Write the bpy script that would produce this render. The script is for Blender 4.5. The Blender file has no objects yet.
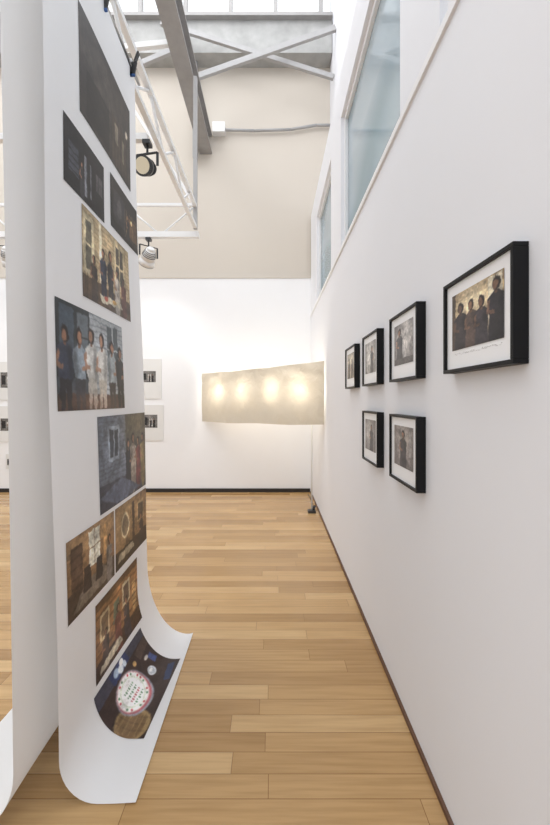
import bpy, bmesh, math, random
import numpy as np
from mathutils import Vector, Matrix
random.seed(4); np.random.seed(4)
S = bpy.context.scene
try:
    S.view_settings.view_transform = 'Standard'
    S.view_settings.look = 'None'
    S.view_settings.exposure = 0.0
except Exception as e: print(e)

def lin(c):
    return tuple((v/12.92 if v <= .04045 else ((v+.055)/1.055)**2.4) for v in c)
def rgb(r, g, b): return lin((r/255., g/255., b/255.))

# ------------------------------------------------------------ materials
def mat(name, col, rough=.6, metal=0., noise=0., nscale=20., bump=0., spec=None, emit=None, es=0.):
    m = bpy.data.materials.new(name); m.use_nodes = True
    nt = m.node_tree; b = nt.nodes['Principled BSDF']
    b.inputs['Base Color'].default_value = (*col, 1)
    b.inputs['Roughness'].default_value = rough
    b.inputs['Metallic'].default_value = metal
    if spec is not None: b.inputs['Specular IOR Level'].default_value = spec
    if emit:
        b.inputs['Emission Color'].default_value = (*emit, 1); b.inputs['Emission Strength'].default_value = es
    if noise > 0 or bump > 0:
        tc = nt.nodes.new('ShaderNodeTexCoord'); n = nt.nodes.new('ShaderNodeTexNoise')
        n.inputs['Scale'].default_value = nscale; n.inputs['Detail'].default_value = 5
        nt.links.new(tc.outputs['Object'], n.inputs['Vector'])
        if noise > 0:
            mx = nt.nodes.new('ShaderNodeMix'); mx.data_type = 'RGBA'
            mx.inputs[6].default_value = (*[c*(1-noise) for c in col], 1)
            mx.inputs[7].default_value = (*[min(1, c*(1+noise)) for c in col], 1)
            nt.links.new(n.outputs['Fac'], mx.inputs[0]); nt.links.new(mx.outputs[2], b.inputs['Base Color'])
        if bump > 0:
            bp = nt.nodes.new('ShaderNodeBump'); bp.inputs['Strength'].default_value = bump
            bp.inputs['Distance'].default_value = .01
            nt.links.new(n.outputs['Fac'], bp.inputs['Height']); nt.links.new(bp.outputs['Normal'], b.inputs['Normal'])
    return m

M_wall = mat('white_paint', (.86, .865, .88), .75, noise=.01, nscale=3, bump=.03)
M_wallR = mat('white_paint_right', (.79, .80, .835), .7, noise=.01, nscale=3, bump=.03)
M_beige = mat('cream_plaster', rgb(206, 198, 187), .8, noise=.03, nscale=1.2)
M_conc = mat('concrete', rgb(168, 168, 166), .9, noise=.3, nscale=6, bump=.3)
M_trim = mat('white_trim', (.82, .82, .83), .5)
M_dark = mat('painted_shadow_gap', rgb(38, 32, 30), .6)
M_brown = mat('brown_gap', rgb(96, 66, 48), .6, noise=.2, nscale=30)
M_steel = mat('grey_painted_steel', rgb(165, 164, 164), .5, noise=.12, nscale=12)
M_steel2 = mat('dark_painted_steel', rgb(150, 148, 147), .5, noise=.15, nscale=12)
M_white = mat('white_enamel', (.80, .80, .80), .35)
M_black = mat('black_lacquer', (.008, .008, .009), .45, noise=.1, nscale=40, spec=.2)
M_blackp = mat('black_plastic', (.02, .02, .022), .4)
M_blue = mat('blue_plastic', rgb(50, 90, 150), .4)
M_mat = mat('mat_board', (.86, .865, .88), .45, noise=.01, nscale=60)
M_pmat = mat('print_paper', (.74, .735, .72), .6, noise=.01, nscale=60)
M_chrome = mat('bare_metal', (.6, .6, .6), .3, metal=1., noise=.05)
M_cord = mat('white_cord', (.75, .75, .73), .5)
M_lens = mat('lamp_lens', rgb(200, 190, 165), .3, emit=(1, .9, .7), es=.1)
M_bulb = mat('warm_bulb', (.9, .9, .85), .2, emit=(1, .9, .72), es=10.)

def paper(name, col, trans=.25, wrinkle=False):
    m = bpy.data.materials.new(name); m.use_nodes = True; nt = m.node_tree
    b = nt.nodes['Principled BSDF']; out = nt.nodes['Material Output']
    b.inputs['Roughness'].default_value = .55; b.inputs['Specular IOR Level'].default_value = .3
    tc = nt.nodes.new('ShaderNodeTexCoord'); n = nt.nodes.new('ShaderNodeTexNoise'); n.inputs['Scale'].default_value = 2.5
    nt.links.new(tc.outputs['Object'], n.inputs['Vector'])
    mx = nt.nodes.new('ShaderNodeMix'); mx.data_type = 'RGBA'
    mx.inputs[6].default_value = (*[c*.975 for c in col], 1); mx.inputs[7].default_value = (*col, 1)
    nt.links.new(n.outputs['Fac'], mx.inputs[0]); nt.links.new(mx.outputs[2], b.inputs['Base Color'])
    t = nt.nodes.new('ShaderNodeBsdfTranslucent'); nt.links.new(mx.outputs[2], t.inputs['Color'])
    if wrinkle:
        n2 = nt.nodes.new('ShaderNodeTexNoise'); n2.inputs['Scale'].default_value = 7; n2.inputs['Detail'].default_value = 6; n2.inputs['Distortion'].default_value = 1.2
        nt.links.new(tc.outputs['Object'], n2.inputs['Vector'])
        bp = nt.nodes.new('ShaderNodeBump'); bp.inputs['Strength'].default_value = .6; bp.inputs['Distance'].default_value = .03
        nt.links.new(n2.outputs['Fac'], bp.inputs['Height']); nt.links.new(bp.outputs['Normal'], b.inputs['Normal']); nt.links.new(bp.outputs['Normal'], t.inputs['Normal'])
    ms = nt.nodes.new('ShaderNodeMixShader'); ms.inputs[0].default_value = trans
    nt.links.new(b.outputs[0], ms.inputs[1]); nt.links.new(t.outputs[0], ms.inputs[2])
    nt.links.new(ms.outputs[0], out.inputs['Surface'])
    return m
M_paper = paper('matte_photo_paper', (.90, .905, .92), .15)
M_paper2 = paper('plain_roll_paper', (.86, .86, .86), .2)
M_cloth = paper('muslin_cloth', rgb(204, 196, 182), .40, True)

def glass_mat():
    m = bpy.data.materials.new('tinted_glass_painted_reflection'); m.use_nodes = True; nt = m.node_tree
    b = nt.nodes['Principled BSDF']; out = nt.nodes['Material Output']
    b.inputs['Roughness'].default_value = .05
    tc = nt.nodes.new('ShaderNodeTexCoord'); mp = nt.nodes.new('ShaderNodeMapping'); mp.inputs['Scale'].default_value = (1, .5, 1.3)
    mp.inputs['Rotation'].default_value = (.5, 0, 0)
    n = nt.nodes.new('ShaderNodeTexNoise'); n.inputs['Scale'].default_value = 1.1; n.inputs['Detail'].default_value = 1
    nt.links.new(tc.outputs['Object'], mp.inputs['Vector']); nt.links.new(mp.outputs[0], n.inputs['Vector'])
    mx = nt.nodes.new('ShaderNodeValToRGB'); e = mx.color_ramp.elements
    e[0].position = .4; e[0].color = (*rgb(152, 174, 182), 1); e[1].position = .6; e[1].color = (*rgb(204, 214, 220), 1)  # deep and pale tones paint a slanted reflection into the tinted pane
    nt.links.new(n.outputs['Fac'], mx.inputs[0]); nt.links.new(mx.outputs[0], b.inputs['Base Color'])
    t = nt.nodes.new('ShaderNodeBsdfTransparent'); t.inputs['Color'].default_value = (.66, .74, .77, 1)
    ms = nt.nodes.new('ShaderNodeMixShader'); ms.inputs[0].default_value = .35
    nt.links.new(b.outputs[0], ms.inputs[1]); nt.links.new(t.outputs[0], ms.inputs[2])
    nt.links.new(ms.outputs[0], out.inputs['Surface'])
    return m
M_glass = glass_mat()

def floor_mat():
    m = bpy.data.materials.new('oak_plank_floor'); m.use_nodes = True; nt = m.node_tree; N = nt.nodes; L = nt.links
    b = N['Principled BSDF']
    tc = N.new('ShaderNodeTexCoord'); sp = N.new('ShaderNodeSeparateXYZ'); L.new(tc.outputs['Object'], sp.inputs[0])
    def mth(op, a, b_=None, c=None):
        n = N.new('ShaderNodeMath'); n.operation = op
        for i, v in enumerate((a, b_, c)):
            if v is None: continue
            if isinstance(v, (int, float)): n.inputs[i].default_value = v
            else: L.new(v, n.inputs[i])
        return n.outputs[0]
    W, LEN = .092, 1.1
    ry = mth('DIVIDE', sp.outputs['Y'], W); row = mth('FLOOR', ry); fy = mth('FRACT', ry)
    wn = N.new('ShaderNodeTexWhiteNoise'); wn.noise_dimensions = '1D'; L.new(row, wn.inputs['W'])
    xs = mth('ADD', mth('DIVIDE', sp.outputs['X'], LEN), mth('MULTIPLY', wn.outputs['Value'], 7.3))
    cell = mth('FLOOR', xs); fx = mth('FRACT', xs)
    cb = N.new('ShaderNodeCombineXYZ'); L.new(cell, cb.inputs[0]); L.new(row, cb.inputs[1])
    w2 = N.new('ShaderNodeTexWhiteNoise'); w2.noise_dimensions = '2D'; L.new(cb.outputs[0], w2.inputs['Vector'])
    cr = N.new('ShaderNodeValToRGB'); e = cr.color_ramp.elements
    e[0].position = 0; e[0].color = (*rgb(166, 130, 86), 1); e[1].position = 1; e[1].color = (*rgb(206, 174, 128), 1)
    k = e.new(.3); k.color = (*rgb(184, 148, 101), 1); k = e.new(.8); k.color = (*rgb(194, 159, 112), 1)
    L.new(w2.outputs['Value'], cr.inputs[0])
    g = N.new('ShaderNodeCombineXYZ'); L.new(mth('MULTIPLY', sp.outputs['X'], 3.0), g.inputs[0]); L.new(mth('MULTIPLY', sp.outputs['Y'], 60), g.inputs[1])
    L.new(mth('MULTIPLY', w2.outputs['Value'], 30), g.inputs[2])
    nz = N.new('ShaderNodeTexNoise'); nz.inputs['Scale'].default_value = 1; nz.inputs['Detail'].default_value = 4; L.new(g.outputs[0], nz.inputs['Vector'])
    mx = N.new('ShaderNodeMix'); mx.data_type = 'RGBA'; mx.blend_type = 'MULTIPLY'; mx.inputs[0].default_value = 1
    r2 = N.new('ShaderNodeValToRGB'); r2.color_ramp.elements[0].position = .3; r2.color_ramp.elements[0].color = (.82, .79, .74, 1)
    r2.color_ramp.elements[1].position = .62; r2.color_ramp.elements[1].color = (1, 1, 1, 1)
    L.new(nz.outputs['Fac'], r2.inputs[0]); L.new(cr.outputs[0], mx.inputs[6]); L.new(r2.outputs[0], mx.inputs[7])
    gy = mth('MINIMUM', fy, mth('SUBTRACT', 1, fy)); gx = mth('MULTIPLY', mth('MINIMUM', fx, mth('SUBTRACT', 1, fx)), LEN/W)
    gap = mth('LESS_THAN', mth('MINIMUM', gy, gx), .014)
    m2 = N.new('ShaderNodeMix'); m2.data_type = 'RGBA'; L.new(gap, m2.inputs[0]); L.new(mx.outputs[2], m2.inputs[6])
    m2.inputs[7].default_value = (*rgb(128, 92, 54), 1)
    L.new(m2.outputs[2], b.inputs['Base Color'])
    rg = mth('ADD', mth('MULTIPLY', w2.outputs['Value'], .1), .22)
    L.new(rg, b.inputs['Roughness'])
    return m
M_floor = floor_mat()

def attr_mat(name, rough=.35):
    m = bpy.data.materials.new(name); m.use_nodes = True; nt = m.node_tree; b = nt.nodes['Principled BSDF']
    a = nt.nodes.new('ShaderNodeAttribute'); a.attribute_name = 'Col'; nt.links.new(a.outputs['Color'], b.inputs['Base Color'])
    b.inputs['Roughness'].default_value = rough; b.inputs['Specular IOR Level'].default_value = .3
    return m
M_print = attr_mat('photo_print_ink', .38)

# ------------------------------------------------------------ builder
class B:
    def __init__(s): s.bm = bmesh.new(); s.mats = []
    def mi(s, m):
        if m not in s.mats: s.mats.append(m)
        return s.mats.index(m)
    def box(s, lo, hi, m, mtx=None):
        lo, hi = [min(a, b) for a, b in zip(lo, hi)], [max(a, b) for a, b in zip(lo, hi)]
        vs = [s.bm.verts.new((x, y, z)) for x in (lo[0], hi[0]) for y in (lo[1], hi[1]) for z in (lo[2], hi[2])]
        if mtx: 
            for v in vs: v.co = mtx @ v.co
        i = s.mi(m)
        for q in ((0,1,3,2),(4,6,7,5),(0,4,5,1),(2,3,7,6),(0,2,6,4),(1,5,7,3)):
            f = s.bm.faces.new([vs[k] for k in q]); f.material_index = i
        return s
    def tube(s, p, q, r, m, r2=None, n=12, cap=True):
        p, q = Vector(p), Vector(q); d = (q-p).normalized()
        a = d.orthogonal().normalized(); b = d.cross(a); r2 = r if r2 is None else r2; i = s.mi(m)
        R1 = []; R2 = []
        for k in range(n):
            t = 2*math.pi*k/n; o = a*math.cos(t)+b*math.sin(t)
            R1.append(s.bm.verts.new(p+o*r)); R2.append(s.bm.verts.new(q+o*r2))
        for k in range(n):
            f = s.bm.faces.new((R1[k], R1[(k+1)%n], R2[(k+1)%n], R2[k])); f.material_index = i; f.smooth = n > 6
        if cap:
            f = s.bm.faces.new(R1[::-1]); f.material_index = i
            f = s.bm.faces.new(R2); f.material_index = i
        return s
    def beam(s, p, q, w, h, m):
        p, q = Vector(p), Vector(q); d = q-p; L = d.length; d.normalize()
        up = Vector((0, 0, 1)) if abs(d.z) < .95 else Vector((0, 1, 0))
        x = d.cross(up).normalized(); z = x.cross(d)
        M = Matrix((( x.x, d.x, z.x, p.x), (x.y, d.y, z.y, p.y), (x.z, d.z, z.z, p.z), (0, 0, 0, 1)))
        return s.box((-w/2, 0, -h/2), (w/2, L, h/2), m, M)
    def path(s, pts, r, m, n=8):
        for a, b in zip(pts[:-1], pts[1:]): s.tube(a, b, r, m, n=n)
        return s
    def obj(s, name, parent=None, bevel=0):
        bmesh.ops.recalc_face_normals(s.bm, faces=s.bm.faces)
        me = bpy.data.meshes.new(name); s.bm.to_mesh(me); s.bm.free()
        for m in s.mats: me.materials.append(m)
        o = bpy.data.objects.new(name, me); S.collection.objects.link(o)
        if parent: o.parent = parent
        if bevel:
            bv = o.modifiers.new('bevel', 'BEVEL'); bv.width = bevel; bv.segments = 2; bv.limit_method = 'ANGLE'
        return o
def empty(name):
    o = bpy.data.objects.new(name, None); S.collection.objects.link(o); o.empty_display_size = .1; return o

def grid(name, fn, nu, nv, m, parent=None, cols=None, smooth=True):
    us = np.linspace(0, 1, nu+1); vs = np.linspace(0, 1, nv+1)
    V = [fn(u, v) for v in vs for u in us]
    F = [(j*(nu+1)+i, j*(nu+1)+i+1, (j+1)*(nu+1)+i+1, (j+1)*(nu+1)+i) for j in range(nv) for i in range(nu)]
    me = bpy.data.meshes.new(name); me.from_pydata(V, [], F); me.materials.append(m)
    if cols is not None:
        a = me.color_attributes.new('Col', 'FLOAT_COLOR', 'POINT')
        c = np.ones((len(V), 4)); c[:, :3] = cols.reshape(-1, 3); a.data.foreach_set('color', c.ravel())
    if smooth: me.polygons.foreach_set('use_smooth', [True]*len(F))
    o = bpy.data.objects.new(name, me); S.collection.objects.link(o)
    if parent: o.parent = parent
    return o

# ------------------------------------------------------------ photo painter
def smooth_noise(Hh, Ww, n):
    g = np.random.randn(n+2, n+2); yy = np.linspace(0, n, Hh); xx = np.linspace(0, n, Ww)
    y0 = yy.astype(int); x0 = xx.astype(int); fy = (yy-y0)[:, None]; fx = (xx-x0)[None]
    fy = fy*fy*(3-2*fy); fx = fx*fx*(3-2*fx)
    a = g[y0][:, x0]; b = g[y0][:, x0+1]; c = g[y0+1][:, x0]; d = g[y0+1][:, x0+1]
    return (a*(1-fx)+b*fx)*(1-fy)+(c*(1-fx)+d*fx)*fy
class P:
    def __init__(s, W, H, c):
        s.W, s.H = W, H; s.a = np.zeros((H, W, 3)); s.a[:] = np.array(c)/255.
        s.x, s.y = np.meshgrid(np.linspace(0, 1, W), np.linspace(0, 1, H))
    def put(s, mask, c, al=1.):
        k = (mask*al)[..., None]; s.a = s.a*(1-k)+np.array(c)/255.*k; return s
    def rect(s, x0, y0, x1, y1, c, al=1.): return s.put(((s.x>=x0)&(s.x<=x1)&(s.y>=y0)&(s.y<=y1)).astype(float), c, al)
    def ell(s, cx, cy, rx, ry, c, al=1., soft=.12):
        d = np.sqrt(((s.x-cx)/rx)**2+((s.y-cy)/ry)**2); return s.put(np.clip((1+soft-d)/(2*soft), 0, 1), c, al)
    def glow(s, cx, cy, rx, ry, c, al=1.): return s.put(np.exp(-(((s.x-cx)/rx)**2+((s.y-cy)/ry)**2)), c, al)
    def quad(s, pts, c, al=1.):
        m = np.zeros_like(s.x, bool); n = len(pts); j = n-1
        for i in range(n):
            xi, yi = pts[i]; xj, yj = pts[j]
            if yi != yj: m ^= ((yi > s.y) != (yj > s.y)) & (s.x < (xj-xi)*(s.y-yi)/(yj-yi)+xi)
            j = i
        return s.put(m.astype(float), c, al)
    def lines(s, x0, y0, x1, y1, n, c, al=.6, horiz=True):
        t = s.y if horiz else s.x; m = ((t*n) % 1 < .25) & (s.x >= x0) & (s.x <= x1) & (s.y >= y0) & (s.y <= y1)
        return s.put(m.astype(float), c, al)
    def person(s, cx, top, h, w, body, skin=(150, 105, 80), hair=(30, 22, 20), leg=None):
        dk = tuple(v*.55 for v in body); sd = 1 if (int(cx*100) % 2) else -1
        if leg:
            s.quad([(cx-w*.32, top+h*.55), (cx+w*.32, top+h*.55), (cx+w*.26, top+h), (cx+w*.05, top+h), (cx, top+h*.7), (cx-w*.08, top+h), (cx-w*.28, top+h)], leg)
        s.quad([(cx-w*.12, top+h*.2), (cx+w*.12, top+h*.2), (cx+w*.42, top+h*.28), (cx+w*.36, top+h*.62), (cx-w*.34, top+h*.62), (cx-w*.44, top+h*.28)], body)
        s.ell(cx-sd*w*.25, top+h*.42, w*.14, h*.2, dk, .7, .5)
        if not leg: s.ell(cx, top+h*.8, w*.42, h*.35, body)
        s.quad([(cx+sd*w*.3, top+h*.3), (cx+sd*w*.45, top+h*.32), (cx+sd*w*.5, top+h*.5), (cx+sd*w*.1, top+h*.52), (cx+sd*w*.1, top+h*.47), (cx+sd*w*.34, top+h*.45)], skin, .85)
        s.rect(cx-w*.07, top+h*.15, cx+w*.07, top+h*.24, tuple(v*.8 for v in skin))
        s.ell(cx, top+h*.1, w*.2, h*.1, hair); s.ell(cx+sd*w*.05, top+h*.115, w*.13, h*.075, skin)
        return s
    def noise(s, a=.04, wp=1., mot=1., lift=.025):
        dx = (smooth_noise(s.H, s.W, 14)*.005+smooth_noise(s.H, s.W, 34)*.003)*wp; dy = (smooth_noise(s.H, s.W, 14)*.007+smooth_noise(s.H, s.W, 34)*.004)*wp
        xi = np.clip(((s.x+dx)*(s.W-1)).round().astype(int), 0, s.W-1); yi = np.clip(((s.y+dy)*(s.H-1)).round().astype(int), 0, s.H-1)
        s.a = s.a[yi, xi]
        t = 1+mot*(.10*smooth_noise(s.H, s.W, 6)+.09*smooth_noise(s.H, s.W, 16)+.08*smooth_noise(s.H, s.W, 40))
        s.a = s.a*t[..., None]
        vg = 1-.2*(((s.x-.5)**2+(s.y-.5)**2)/.5); s.a = s.a*vg[..., None]*1.04+lift
        b = s.a.copy(); b[1:-1, 1:-1] = (s.a[1:-1, 1:-1]*3+s.a[:-2, 1:-1]+s.a[2:, 1:-1]+s.a[1:-1, :-2]+s.a[1:-1, 2:])/7; s.a = b
        g = s.a.mean(axis=2, keepdims=True); s.a = g+(s.a-g)*.9
        n = np.random.randn(s.H, s.W)
        s.a = np.clip(s.a*(1+n[..., None]*a), 0, 1); return s
    def out(s):
        a = np.clip(s.a, 0, 1); return np.where(a <= .04045, a/12.92, ((a+.055)/1.055)**2.4)

W, H = 168, 124
def img(k):
    wp, mot = 1., 1.
    if k == 1:
        p = P(W, H, (46, 40, 37)); p.glow(.3, .2, .5, .4, (66, 62, 59), .8).lines(0, 0, 1, .5, 9, (70, 62, 55), .3, False)
        p.rect(.1, .5, .5, .95, (30, 26, 24)).rect(.55, .45, .9, .95, (52, 42, 34)).rect(.62, .5, .7, .7, (120, 110, 95)).rect(.78, .55, .84, .8, (150, 140, 120), .7)
        p.lines(.5, .4, 1, 1, 14, (90, 76, 60), .4, False).ell(.9, .4, .03, .05, (200, 190, 170))
    elif k == 2:
        p = P(W, H, (26, 22, 24)); p.rect(.1, .3, .32, .75, (60, 62, 72)).lines(.1, .3, .32, .75, 10, (20, 20, 24), .7)
        p.rect(.45, .25, .52, .9, (120, 122, 130)).rect(.6, .3, .64, .85, (100, 102, 110)).rect(.75, .3, .95, .6, (76, 72, 76)).person(.4, .4, .55, .14, (50, 48, 52)).lines(.4, .2, .98, .95, 16, (15, 14, 15), .5, False)
    elif k == 3:
        p = P(W, H, (30, 25, 25)); p.rect(.1, .2, .5, .8, (46, 44, 48)).rect(.55, .4, .95, .8, (84, 58, 38)).lines(.5, .3, 1, .9, 18, (170, 146, 106), .5, False)
        p.ell(.3, .5, .08, .2, (75, 72, 76)).ell(.75, .45, .04, .05, (230, 200, 140)).person(.62, .35, .6, .14, (35, 30, 32))
    elif k == 4:
        p = P(W, H, (182, 160, 122)); p.lines(0, 0, 1, .7, 18, (146, 122, 88), .6).rect(.02, .06, .2, .72, (214, 198, 160)).rect(.06, .12, .16, .66, (100, 94, 78)).rect(.06, .38, .16, .40, (214, 198, 160)).rect(.62, .04, .88, .66, (208, 188, 146)).rect(.66, .1, .84, .6, (84, 76, 66)).rect(.66, .33, .84, .36, (208, 188, 146)).rect(.74, .1, .76, .6, (208, 188, 146))
        p.rect(.3, .0, .35, .9, (226, 214, 184)).rect(0, .74, 1, 1, (92, 72, 54)).lines(0, .72, 1, 1, 26, (58, 44, 36), .5, False)
        p.person(.38, .28, .66, .17, (50, 56, 76), leg=(44, 42, 54)).person(.53, .24, .7, .17, (58, 52, 54), leg=(54, 48, 48)).person(.68, .4, .56, .15, (186, 176, 164)).person(.84, .44, .54, .15, (96, 60, 50)).person(.2, .46, .52, .15, (66, 54, 46)).quad([(.3, .86), (.75, .82), (.8, .9), (.32, .95)], (206, 196, 172)).ell(.42, .87, .04, .03, (176, 76, 56)).ell(.6, .86, .05, .03, (206, 160, 80))
    elif k == 5:
        p = P(W, H, (66, 74, 84)); p.rect(.42, 0, 1, .84, (172, 178, 184)).lines(.42, 0, 1, .84, 18, (120, 128, 134), .8).rect(.0, 0, .42, .7, (40, 46, 50)).rect(.04, .04, .2, .6, (66, 80, 94)).rect(.24, .06, .39, .55, (92, 102, 110)).rect(.24, .28, .39, .30, (50, 52, 54)).rect(.7, .06, .9, .62, (72, 82, 88)).rect(.79, .06, .81, .62, (176, 182, 186)).rect(.7, .32, .9, .34, (176, 182, 186))
        p.rect(0, .84, 1, 1, (82, 62, 54))
        p.person(.1, .22, .78, .22, (50, 58, 80), leg=(36, 36, 44)).person(.27, .2, .8, .2, (138, 152, 166), leg=(52, 54, 62)).person(.44, .16, .84, .21, (202, 202, 200), leg=(196, 192, 184), skin=(158, 116, 92)).person(.6, .18, .82, .2, (212, 210, 206), leg=(198, 190, 178), skin=(176, 130, 104)).person(.77, .22, .78, .2, (150, 158, 162), leg=(60, 54, 52)).person(.93, .26, .74, .2, (44, 42, 46), leg=(36, 34, 36))
        p.glow(.45, .95, .3, .1, (176, 120, 90), .4); mot = .7
    elif k == 6:
        p = P(W, H, (104, 112, 126)); p.lines(0, 0, .55, .72, 20, (78, 86, 100), .7).rect(.16, .12, .36, .5, (140, 152, 168)).rect(.19, .16, .33, .46, (52, 58, 68)).rect(.255, .16, .27, .46, (140, 152, 168)).rect(.5, 0, 1, .72, (64, 62, 54)).glow(.8, .15, .3, .25, (126, 112, 88), .7)
        p.rect(0, .72, 1, 1, (60, 62, 74)).person(.55, .3, .58, .15, (34, 34, 40)).person(.67, .24, .66, .16, (166, 150, 134)).person(.8, .3, .6, .15, (126, 54, 48)).person(.92, .26, .64, .15, (150, 128, 78)).quad([(0, .84), (.4, .72), (.85, .95), (.3, 1)], (88, 96, 116))
    elif k == 7:
        p = P(W, H, (140, 106, 72)); p.rect(.0, .0, 1, .26, (168, 132, 92)).rect(.06, .12, .28, .76, (88, 66, 52)).rect(.4, .06, .64, .54, (230, 226, 208)).rect(.51, .06, .525, .54, (140, 112, 80)).rect(.4, .28, .64, .3, (140, 112, 80)).rect(.72, .1, .8, .56, (196, 150, 96)).rect(.0, .68, 1, 1, (72, 56, 48)).quad([(.08, .95), (.3, .68), (.72, .66), (.95, .92)], (120, 108, 96)).quad([(.3, .48), (.42, .48), (.45, .8), (.27, .8)], (50, 40, 38)).quad([(.56, .5), (.68, .5), (.7, .8), (.53, .8)], (44, 38, 40)).person(.87, .3, .68, .18, (128, 120, 114))
        p.lines(.06, .12, .28, .76, 8, (60, 44, 36), .6)
    elif k == 8:
        p = P(W, H, (132, 100, 68)); p.glow(.3, .2, .5, .5, (172, 140, 98), .9).ell(.28, .38, .12, .21, (206, 190, 154), 1, .06).ell(.28, .38, .095, .17, (110, 94, 74), 1, .06).rect(.5, .08, .57, .8, (72, 54, 42)).rect(0, .72, 1, 1, (54, 42, 36)).rect(.66, .16, .9, .52, (184, 156, 112)).rect(.69, .2, .87, .48, (84, 70, 56)).quad([(.1, .78), (.5, .76), (.56, .88), (.05, .9)], (166, 154, 130)).person(.8, .4, .6, .18, (48, 42, 42))
    elif k == 9:
        p = P(W, H, (150, 106, 66)); p.rect(0, 0, 1, .1, (92, 64, 42)).lines(0, .1, 1, .76, 6, (104, 70, 42), .8).rect(.08, .2, .28, .56, (214, 192, 150)).rect(.11, .24, .25, .52, (130, 104, 76)).rect(.36, .26, .5, .56, (94, 104, 86)).rect(.58, .16, .78, .5, (190, 178, 148)).rect(.61, .2, .75, .46, (92, 74, 64)).rect(0, .78, 1, 1, (72, 50, 38)).person(.47, .34, .64, .19, (120, 62, 52)).person(.68, .38, .6, .18, (54, 48, 56)).person(.2, .44, .54, .18, (80, 62, 54)).quad([(.1, .86), (.5, .82), (.56, .93), (.08, .96)], (206, 194, 170)).rect(.84, .3, .95, .75, (190, 150, 96)).lines(.84, .3, .95, .75, 12, (90, 60, 40), .7)
    elif k == 10:
        wp, mot = .35, .6
        p = P(W, H, (58, 42, 38)); p.quad([(0, 0), (1, 0), (1, .14), (0, .22)], (66, 66, 82)).ell(.13, .74, .18, .25, (160, 130, 84), 1, .05).ell(.13, .73, .15, .2, (124, 94, 60)).lines(.02, .52, .26, .95, 14, (96, 72, 48), .5, False).lines(.02, .52, .26, .95, 12, (170, 140, 90), .4)
        p.quad([(.26, .04), (.6, .0), (.64, .16), (.3, .22)], (48, 60, 104)).ell(.42, .54, .24, .31, (150, 156, 168), 1, .04).ell(.42, .53, .225, .285, (186, 92, 100), 1, .05).ell(.42, .51, .21, .262, (240, 237, 232), 1, .05).ell(.42, .51, .165, .205, (160, 182, 146), .55, .06).ell(.42, .51, .152, .188, (244, 242, 240), 1, .05)
        for t in range(22):
            p.ell(.42+.187*math.cos(t*.2856), .51+.232*math.sin(t*.2856), .013, .017, ((190, 70, 80), (90, 136, 100), (235, 235, 235))[t % 3])
        for yy, cc in ((.42, (80, 120, 84)), (.49, (70, 110, 76)), (.56, (176, 76, 84)), (.62, (80, 120, 84))):
            for t in range(7): p.rect(.33+t*.027, yy, .33+t*.027+.016, yy+.028+.012*(t % 2), cc, .9)
        p.ell(.38, .1, .05, .06, (170, 192, 216)).ell(.46, .13, .05, .06, (214, 222, 232)).ell(.5, .06, .04, .05, (238, 241, 245)).ell(.54, .13, .03, .05, (200, 212, 226)).ell(.76, .62, .06, .08, (206, 210, 216), 1, .06).ell(.76, .62, .04, .055, (180, 186, 196)).ell(.76, .6, .03, .03, (236, 236, 236)).quad([(.86, .44), (.93, .42), (.96, .58), (.88, .6)], (64, 76, 128)).quad([(.68, .88), (.92, .82), (.96, .93), (.7, .97)], (48, 58, 92)).quad([(.72, .2), (.98, .14), (.99, .3), (.76, .36)], (84, 66, 58)).ell(.84, .42, .04, .03, (196, 188, 178)).ell(.66, .3, .03, .04, (190, 150, 90))
    elif k == 'A':
        p = P(W, H, (206, 180, 134)); p.rect(0, 0, 1, .16, (150, 124, 90)).glow(.45, .25, .35, .3, (238, 220, 182), .9).rect(0, .0, .08, 1, (78, 62, 50)).rect(.74, .02, .98, .75, (216, 204, 176)).rect(.86, .02, .875, .75, (110, 92, 70)).rect(.74, .36, .98, .38, (110, 92, 70))
        p.person(.2, .18, 1.0, .34, (48, 40, 42), skin=(96, 68, 52)).person(.42, .2, .95, .28, (84, 66, 58), skin=(124, 88, 66)).person(.62, .22, .95, .3, (52, 46, 50), skin=(112, 78, 60)).person(.88, .05, 1.05, .34, (36, 32, 36), skin=(108, 76, 58))
    elif k == 'B':
        p = P(W, H, (126, 120, 118)); p.glow(.65, .4, .35, .5, (205, 200, 196), .95).person(.3, .1, .95, .4, (70, 66, 68)).rect(0, .85, 1, 1, (90, 84, 82))
    elif k == 'C':
        p = P(W, H, (150, 144, 140)); p.glow(.4, .5, .4, .5, (212, 208, 202), .9).person(.65, .15, .9, .34, (76, 70, 72)).rect(0, 0, .1, 1, (92, 88, 86))
    elif k == 'D':
        p = P(W, H, (150, 140, 128)); p.glow(.5, .3, .4, .3, (210, 200, 176), .9).person(.3, .2, .85, .3, (72, 66, 66)).person(.7, .25, .8, .28, (90, 78, 74))
    elif k == 'E':
        p = P(W, H, (110, 102, 100)); p.glow(.5, .3, .4, .4, (176, 166, 158), .9).person(.5, .1, .98, .42, (58, 52, 54)).rect(.8, .1, .92, .7, (176, 172, 168), .6)
    elif k == 'F':
        p = P(W, H, (130, 124, 122)); p.glow(.3, .4, .3, .4, (188, 184, 180), .9).person(.6, .15, .9, .36, (64, 60, 64))
    else:
        p = P(W, H, (112, 108, 104)); p.rect(.1, .2, .4, .8, (40, 38, 38)).rect(.5, .3, .7, .9, (190, 188, 184)).person(.6, .3, .6, .15, (50, 46, 46)).person(.8, .25, .7, .15, (30, 30, 30))
    return p.noise(.04, wp, mot).out()
def patch(name, fn, k, parent):
    a = img(k); return grid(name, fn, W-1, H-1, M_print, parent, cols=a)

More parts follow.
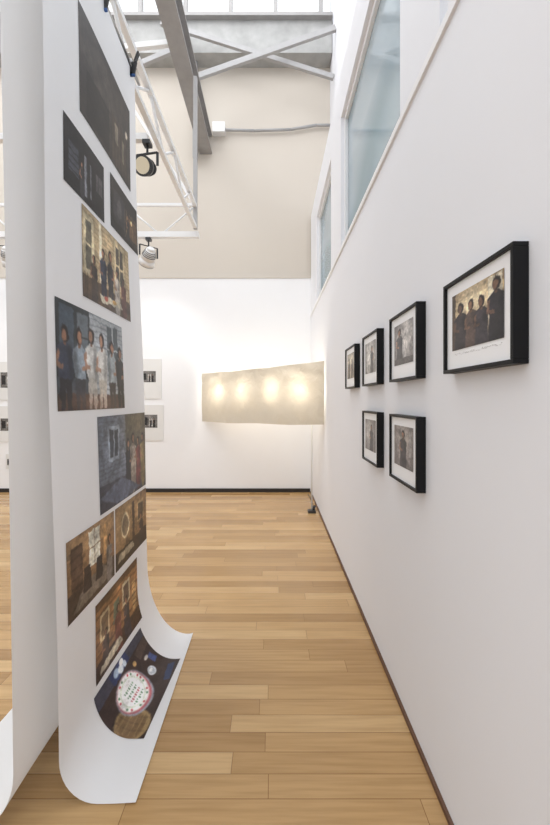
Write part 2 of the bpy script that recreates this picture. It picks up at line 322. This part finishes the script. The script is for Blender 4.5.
# ------------------------------------------------------------ room shell
XR = .635; YB = 5.98
B().box((-6, -3, -.1), (1.3, 6.4, 0), M_floor).obj('floor')
B().box((-6, YB, 0), (1.3, YB+.4, 3.5), M_wall).box((-6, YB-.012, 3.485), (XR, YB, 3.515), M_beige).obj('wall_back')
B().box((-6, YB+.04, 3.5), (1.3, YB+.4, 7.0), M_beige).obj('wall_back_upper')
B().box((-6, YB-.22, 6.95), (.94, YB+.4, 7.5), M_conc).box((-6, YB-.3, 7.46), (.94, YB+.1, 7.51), M_steel2).obj('trim_1')
b = B()
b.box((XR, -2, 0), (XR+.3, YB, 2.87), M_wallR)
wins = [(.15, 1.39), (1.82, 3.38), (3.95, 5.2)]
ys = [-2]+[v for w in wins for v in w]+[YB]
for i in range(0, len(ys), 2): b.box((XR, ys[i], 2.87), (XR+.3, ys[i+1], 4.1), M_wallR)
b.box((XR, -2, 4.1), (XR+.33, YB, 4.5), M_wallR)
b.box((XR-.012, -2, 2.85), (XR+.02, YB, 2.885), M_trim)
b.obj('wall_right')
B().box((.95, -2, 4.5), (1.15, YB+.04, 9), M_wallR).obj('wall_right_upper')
for n, (a, c) in enumerate(wins):
    b = B(); x0, x1 = XR+.03, XR+.09; t = .05
    b.box((x0, a, 2.87), (x1, c, 2.87+t), M_trim).box((x0, a, 4.1-t), (x1, c, 4.1), M_trim)
    b.box((x0, a, 2.87+t), (x1, a+t, 4.1-t), M_trim).box((x0, c-t, 2.87+t), (x1, c, 4.1-t), M_trim)
    b.box((x0+.025, a+t, 2.87+t), (x0+.035, c-t, 4.1-t), M_glass)
    b.obj('window_%d' % (n+1))
B().box((-6.3, -3, 0), (-6, 6.4, 9), M_wall).obj('wall_left')
b = B()
for x in np.arange(-5.7, .9, .72): b.box((x-.03, YB-.15, 7.5), (x+.03, YB-.07, 9), M_steel2)
b.box((-6, YB-.15, 8.95), (.94, YB-.07, 9.0), M_steel2)
b.obj('window_4')
b = B()
for y in np.arange(-3, 6, 1.5): b.box((-6, y-.06, 9.0), (1.15, y+.06, 9.2), M_white)
for x in np.arange(-6, 1.2, 1.2): b.box((x-.04, -3, 9.05), (x+.04, 5.9, 9.15), M_white)
b.obj('ceiling')
B().box((-6, YB-.02, 0), (XR-.015, YB, .06), M_dark).obj('shadow_gap_back')  # near-black strip along the wall foot, shade of the shadow gap as colour
B().box((XR-.012, -2, 0), (XR, YB-.02, .02), M_brown).obj('baseboard_right')

# ------------------------------------------------------------ steelwork
b = B()
def ibeam(b, p, q, w, h, m):
    p, q = Vector(p), Vector(q); t = .025
    up = Vector((0, 0, h/2-t/2))
    b.beam(p+up, q+up, w, t, m).beam(p-up, q-up, w, t, m).beam(p, q, .03, h-2*t, m)
ibeam(b, (-1.08, -2, 5.69), (-1.08, YB+.04, 5.69), .2, .32, M_steel2)
b.obj('steel_roof_beam')
b = B(); ibeam(b, (-1.36, -2.0, 6.85), (-1.36, YB-.3, 6.85), .1, .16, M_steel)
b.obj('steel_purlin')
B().beam((-1.1, 5.45, 6.3), (.94, 5.45, 7.02), .05, .08, M_steel).obj('steel_cross_brace')
B().beam((-1.69, 5.6, 7.25), (.94, 5.6, 6.42), .05, .07, M_steel).obj('steel_cross_brace')
B().beam((-3.1, 5.35, 5.9), (-1.2, 5.35, 6.7), .05, .07, M_steel).obj('steel_cross_brace')
B().beam((-2.9, 4.0, 5.2), (-1.2, 4.3, 5.68), .05, .06, M_white).obj('steel_cross_brace')
B().beam((-1.24, 5.93, 5.4), (-1.24, 5.93, 6.94), .07, .08, M_steel).obj('steel_post')
b = B()
b.path([(-.95, 5.97, 5.9), (-.3, 5.97, 5.88), (.3, 5.97, 5.9), (.72, 5.97, 5.97), (.945, 5.97, 5.97)], .022, M_steel)
b.box((-.96, 5.9, 5.82), (-.76, 6.02, 5.98), M_white)
b.obj('electrical_conduit')
b = B(); xt, ye = -.95, 4.55
for x, z in ((xt, 3.64), (xt, 3.9)): b.beam((x, -1, z), (x, ye, z), .04, .04, M_white)
y = -1; up = True
while y < ye-.3:
    b.tube((xt, y, 3.64 if up else 3.9), (xt, y+.35, 3.9 if up else 3.64), .012, M_white, n=8); y += .35; up = not up
b.beam((xt, ye, 3.62), (xt, ye, 5.5), .045, .045, M_steel)
b.obj('lighting_truss')
b = B(); ye2 = ye+.06
b.beam((-5.98, ye2, 3.57), (xt+.03, ye2, 3.57), .07, .07, M_white)
b.beam((-5.98, ye2, 3.95), (xt-.03, ye2, 3.95), .035, .035, M_white)
x = -5.9; up = True
while x < xt-.4: b.tube((x, ye2, 3.57 if up else 3.95), (x+.45, ye2, 3.95 if up else 3.57), .012, M_white, n=8); x += .45; up = not up
b.beam((xt-.03, ye2, 3.97), (-1.9, ye2, 5.4), .035, .035, M_white)
b.obj('lighting_crossbar')
B().beam((-5.98, 2.9, 3.57), (xt-.03, 2.9, 3.57), .05, .05, M_white).obj('lighting_crossbar')

def spot(loc, aim, body, size=.075, ln=.17, clampz=3.57):
    e = empty('track_spotlight'); e.location = loc
    d = (Vector(aim)-Vector(loc)).normalized(); b = B()
    b.tube(-d*ln*.5, d*ln*.15, size*.55, body, r2=size*.9, n=24).tube(d*ln*.15, d*ln*.5, size*.9, body, r2=size, n=24)
    b.tube(-d*ln*.62, -d*ln*.5, size*.35, body, r2=size*.55, n=24)
    b.tube(d*ln*.5, d*ln*.53, size, M_blackp, n=24).tube(d*ln*.53, d*ln*.54, size*.78, M_lens, n=24)
    for k in range(4): 
        p = -d*ln*(.4-.1*k); b.tube(p, p+d*.005, size*(.66+.06*k), M_blackp, n=20)
    b.obj('housing', e)
    s = d.cross(Vector((0, 0, 1))).normalized(); h = clampz-loc[2]
    b = B(); b.beam(s*(size+.012), s*(size+.012)+Vector((0, 0, size+.03)), .02, .006, M_blackp).beam(-s*(size+.012), -s*(size+.012)+Vector((0, 0, size+.03)), .02, .006, M_blackp)
    b.beam(s*(size+.015)+Vector((0, 0, size+.03)), -s*(size+.015)+Vector((0, 0, size+.03)), .02, .006, M_blackp)
    b.tube((0, 0, size+.03), (0, 0, h), .009, M_blackp).box((-.03, -.035, h-.03), (.03, .035, h+.0), M_blackp)
    b.obj('yoke', e)
    return e
spot((-.985, 2.9, 3.34), (-1.5, .3, 2.2), M_blackp, .075, .15, 3.54)
spot((-1.55, ye2, 3.3), (-2.6, 5.9, 2.0), M_white, .1, .2, 3.53)
spot((-3.3, ye2, 3.3), (-3.6, 5.9, 1.8), M_white, .1, .2, 3.53)

# ------------------------------------------------------------ scroll with photographs
Y0, Y1, ZT = 1.36, 2.35, 3.56
XT, XB, XE = -.875, -.792, -.505
def profile(u):
    bb = .16+.3*u; aa = .14+.12*u
    pts = [(XT+(XB-XT)*t+.006*math.sin(t*9+u*2), ZT+(bb-ZT)*t) for t in np.linspace(0, 1, 60)]
    x0 = pts[-1][0]
    for t in np.linspace(0, math.pi/2, 24)[1:]: pts.append((x0+aa*(1-math.cos(t)), bb-(bb-.003)*math.sin(t)))
    xs = pts[-1][0]; pts += [(xs+(XE-xs)*t, .003+.006*t*t) for t in np.linspace(0, 1, 6)[1:]]
    p = np.array(pts); s = np.concatenate([[0], np.cumsum(np.linalg.norm(np.diff(p, axis=0), axis=1))])
    return p, s
cache = {}
def sheet_pt(u, s, off=0.):
    key = round(u, 5)
    if key not in cache: cache[key] = profile(u)
    p, S_ = cache[key]; s = min(s, S_[-1])
    d = .004; x, x2, x1 = np.interp([s, min(s+d, S_[-1]), s-d], S_, p[:, 0]); z, z2, z1 = np.interp([s, min(s+d, S_[-1]), s-d], S_, p[:, 1])
    tx, tz = x2-x1, z2-z1; l = math.hypot(tx, tz) or 1
    wx = .010*math.sin(u*4.0+.5)*max(0, 1-s/3.4)
    return (x+wx-tz/l*off, Y0+(Y1-Y0)*u, z+tx/l*off)
scroll = empty('hanging_photo_scroll')
def full(u, v):
    p, S_ = cache.setdefault(round(u, 5), profile(u)); return sheet_pt(u, v*S_[-1])
grid('paper_sheet', full, 30, 160, M_paper, scroll)
pics = [(1, 1.61, 2.24, .30, .79), (2, 1.48, 1.85, .89, 1.17), (3, 1.93, 2.34, .86, 1.14), (4, 1.62, 2.17, 1.19, 1.60),
        (5, 1.41, 2.03, 1.66, 2.105), (6, 1.71, 2.345, 2.14, 2.60), (7, 1.43, 1.855, 2.62, 2.945), (8, 1.87, 2.345, 2.62, 2.945),
        (9, 1.65, 2.17, 2.99, 3.35), (10, 1.62, 2.12, 3.38, 3.70)]
for k, a, c, s0, s1 in pics:
    def fn(u, v, a=a, c=c, s0=s0, s1=s1):
        uu = (a+(c-a)*u-Y0)/(Y1-Y0); return sheet_pt(uu, s0+(s1-s0)*v, .0015)
    patch('photo_print_%d' % k, fn, k, scroll)
b = B(); b.tube((XT-.002, 1.0, ZT+.02), (XT-.002, 2.42, ZT+.02), .010, M_chrome)
for y in (1.2, 1.8, 2.38): b.tube((XT-.002, y, ZT+.02), (xt+.022, y, 3.63), .005, M_chrome)
b.obj('hanging_rod', scroll)
for y in (1.45, 1.89, 2.27):
    b = B(); x = XT+.005
    for sg in (-1, 1):
        b.beam((x+sg*.006, y, ZT-.05), (x+sg*.022, y, ZT+.03), .03, .009, M_blackp)
        b.beam((x+sg*.022, y, ZT+.03), (x+sg*.045, y, ZT+.09), .026, .010, M_blackp)
        b.beam((x+sg*.008, y, ZT-.058), (x+sg*.008, y, ZT-.045), .03, .012, M_blue)
    b.tube((x, y-.02, ZT+.025), (x, y+.02, ZT+.025), .013, M_chrome)
    b.obj('spring_clamp', scroll, .002)

ps = empty('hanging_blank_paper')
def plain(u, v):
    y = 1.25+1.0*u; z0 = 3.56; bb = .22; aa = .2
    Ls = z0-bb; tot = Ls+.33+.18; s = v*tot
    if s < Ls: x = -.945+.065*s/Ls+.006*math.sin(u*5+s); z = z0-s
    else:
        t = min((s-Ls)/.33, 1)*math.pi/2; x = -.88-aa*(1-math.cos(t))+.006*math.sin(u*5+Ls); z = bb-(bb-.003)*math.sin(t)
        if s > Ls+.33: x -= (s-Ls-.33); z = .003
    return (x, y, z)
grid('paper_sheet', plain, 24, 120, M_paper2, ps)
b = B()
for y in (1.4, 1.75, 2.15): b.box((-.962, y-.02, 3.5), (-.928, y+.02, 3.618), M_blackp)
b.obj('binder_clips', ps, .003)

# ------------------------------------------------------------ framed photographs on right wall
def framed(yf, yn, z0, z1, k, big=False):
    e = empty('framed_photograph'); cy, cz = (yf+yn)/2, (z0+z1)/2; e.location = (XR, cy, cz)
    w, h = (yf-yn)/2, (z1-z0)/2; t = .012; d = .04
    b = B()
    b.box((-d, -w, -h), (0, w, -h+t), M_black).box((-d, -w, h-t), (0, w, h), M_black)
    b.box((-d, -w, -h+t), (0, -w+t, h-t), M_black).box((-d, w-t, -h+t), (0, w, h-t), M_black)
    b.obj('frame', e, .0015)
    b = B(); b.box((-.030, -w+t, -h+t), (-.004, w-t, h-t), M_mat)
    pw, ph = w*.68, h*.60; oz = .012
    if big:
        pw = w*.74
        yy = pw-.01
        while yy > -pw+.01:
            st = random.uniform(.003, .007); gap = random.random() < .2
            if not gap:
                z = -ph+oz-.014; b.beam((-.0304, yy, z+random.uniform(-.002, .002)), (-.0304, yy-st, z+random.uniform(-.004, .004)), .0007, .0007, M_steel2)
            yy -= st
    b.obj('mat_board', e)
    patch('photo_print', lambda u, v: (-.0315, pw-2*pw*u, ph-2*ph*v+oz), k, e)
framed(1.277, .906, 1.59, 1.893, 'A', True)
framed(1.866, 1.513, 1.59, 1.908, 'B')
framed(2.426, 2.08, 1.59, 1.908, 'C')
framed(2.99, 2.648, 1.59, 1.908, 'D')
framed(1.866, 1.513, 1.115, 1.43, 'E')
framed(2.426, 2.08, 1.115, 1.43, 'F')

# ------------------------------------------------------------ prints on back wall
def wprint(x0, x1, z0, z1, pz0, pz1):
    e = empty('wall_print'); e.location = ((x0+x1)/2, YB, (z0+z1)/2); w, h = (x1-x0)/2, (z1-z0)/2
    b = B(); b.box((-w, -.012, -h), (w, -.001, h), M_pmat); b.obj('paper', e)
    c = (z0+z1)/2
    for s in (-1, 1):
        patch('photo', lambda u, v, s=s: (s*w*.42-w*.34+2*w*.34*u, -.0135, (pz1-c)-(pz1-pz0)*v), 'G', e)
wprint(-2.55, -1.80, 1.52, 2.17, 1.79, 1.97)
wprint(-2.55, -1.77, .84, 1.42, 1.05, 1.26)
wprint(-4.75, -4.13, 1.50, 2.12, 1.7, 1.95)
wprint(-4.75, -4.13, .82, 1.40, 1.0, 1.2)
wprint(-4.33, -4.13, .38, .62, .44, .54)

# ------------------------------------------------------------ backlit cloth
cl = empty('backlit_fabric_banner')
PA, PB = Vector((-1.12, 5.93, 0)), Vector((.622, 4.33, 0)); dd = PB-PA; nn = Vector((dd.y, -dd.x, 0)).normalized()
if nn.y > 0: nn = -nn
def cloth(u, v):
    zt = 1.925+.035*u-.012*math.sin(math.pi*u)-.003*math.sin(u*23); zb = 1.15+.055*u-.006*math.sin(math.pi*u)+.005*math.sin(u*13+1)
    end = min(math.exp(-u*18)+math.exp(-(1-u)*18), 1)
    w = (.006*math.sin(u*16+v*3)+.005*math.sin(u*38-v*9)+.005*math.sin(v*11+u*6)+.004*math.sin(u*60+v*4))*(1-.6*end)
    w += .006*math.sin((u+v)*22)*math.exp(-((u-.08)**2+(v-.1)**2)*20)+.006*math.sin((u-v)*24)*math.exp(-((u-.92)**2+(v-.1)**2)*20)
    z = zt+(zb-zt)*v; q = PA+dd*u; q = q+nn*(w+.014)
    return (min(q.x, XR-.006), min(q.y, YB-.006), z)
grid('cloth', cloth, 140, 60, M_cloth, cl)
LT = (.17, .4, .64, .84)
b = B()
for t in LT:
    q = PA+dd*t-nn*.13
    b.tube((q.x, q.y, 1.44), (q.x, q.y, 1.485), .018, M_white, n=12).tube((q.x, q.y, 1.485), (q.x, q.y, 1.57), .028, M_bulb, r2=.016, n=16)
q0, q1 = PA+dd*.12-nn*.12, PA+dd*.9-nn*.15
b.beam((q0.x, q0.y, 1.42), (q1.x, q1.y, 1.42), .05, .04, M_white)
b.tube((.53, 4.9, .03), (.53, 4.9, 1.42), .010, M_cord)
b.obj('lamp_strip', cl)
for t in LT:
    q = PA+dd*t-nn*.14
    l = bpy.data.lights.new('bulb_light', 'POINT'); l.energy = 4.2; l.color = (1, .90, .74); l.shadow_soft_size = .06
    o = bpy.data.objects.new('bulb_light', l); o.location = (q.x, q.y, 1.65); S.collection.objects.link(o); o.parent = cl
b = B(); b.box((.48, 4.85, 0), (.58, 4.95, .03), M_blackp).tube((.54, 4.92, .03), (.58, 5.0, .05), .02, M_blackp)
b.path([(.53, 4.9, .012), (.56, 5.1, .008), (.59, 5.4, .008), (.57, 5.8, .008)], .006, M_blackp)
b.obj('stand_foot', cl)

# ------------------------------------------------------------ lights
def area(name, loc, aim, sx, sy, en, col=(1, 1, 1)):
    l = bpy.data.lights.new(name, 'AREA'); l.shape = 'RECTANGLE'; l.size = sx; l.size_y = sy; l.energy = en; l.color = col
    o = bpy.data.objects.new(name, l); o.location = loc; o.rotation_euler = (Vector(aim)-Vector(loc)).to_track_quat('-Z', 'Y').to_euler(); S.collection.objects.link(o)
def sl(loc, aim, en, ang=75, col=(1, .96, .91)):
    l = bpy.data.lights.new('spot_beam', 'SPOT'); l.energy = en; l.spot_size = math.radians(ang); l.spot_blend = .9; l.shadow_soft_size = .08; l.color = col
    o = bpy.data.objects.new('spot_beam', l); o.location = loc; o.rotation_euler = (Vector(aim)-Vector(loc)).to_track_quat('-Z', 'Y').to_euler(); S.collection.objects.link(o)
area('skylight_daylight', (-2.4, 3.0, 8.8), (-2.4, 3.0, 0), 6.5, 5.5, 340, (.97, .98, 1))
sl((-1.62, 4.75, 3.2), (-2.0, 5.9, 1.8), 30, 115)
sl((-3.35, 4.75, 3.2), (-3.6, 5.9, 1.8), 30, 115)
w = bpy.data.worlds.new('world'); S.world = w; w.use_nodes = True
bg = w.node_tree.nodes['Background']; bg.inputs[0].default_value = (.94, .97, 1, 1); bg.inputs[1].default_value = 1.33

# ------------------------------------------------------------ camera
cd = bpy.data.cameras.new('camera'); cam = bpy.data.objects.new('camera', cd); S.collection.objects.link(cam)
cam.location = (0, 0, 1.5); cam.rotation_euler = (math.radians(90), 0, 0)
cd.sensor_width = 36; cd.lens = 36*367/825; cd.shift_x = 3/825; cd.shift_y = -12.5/825; cd.clip_start = .02
S.camera = cam
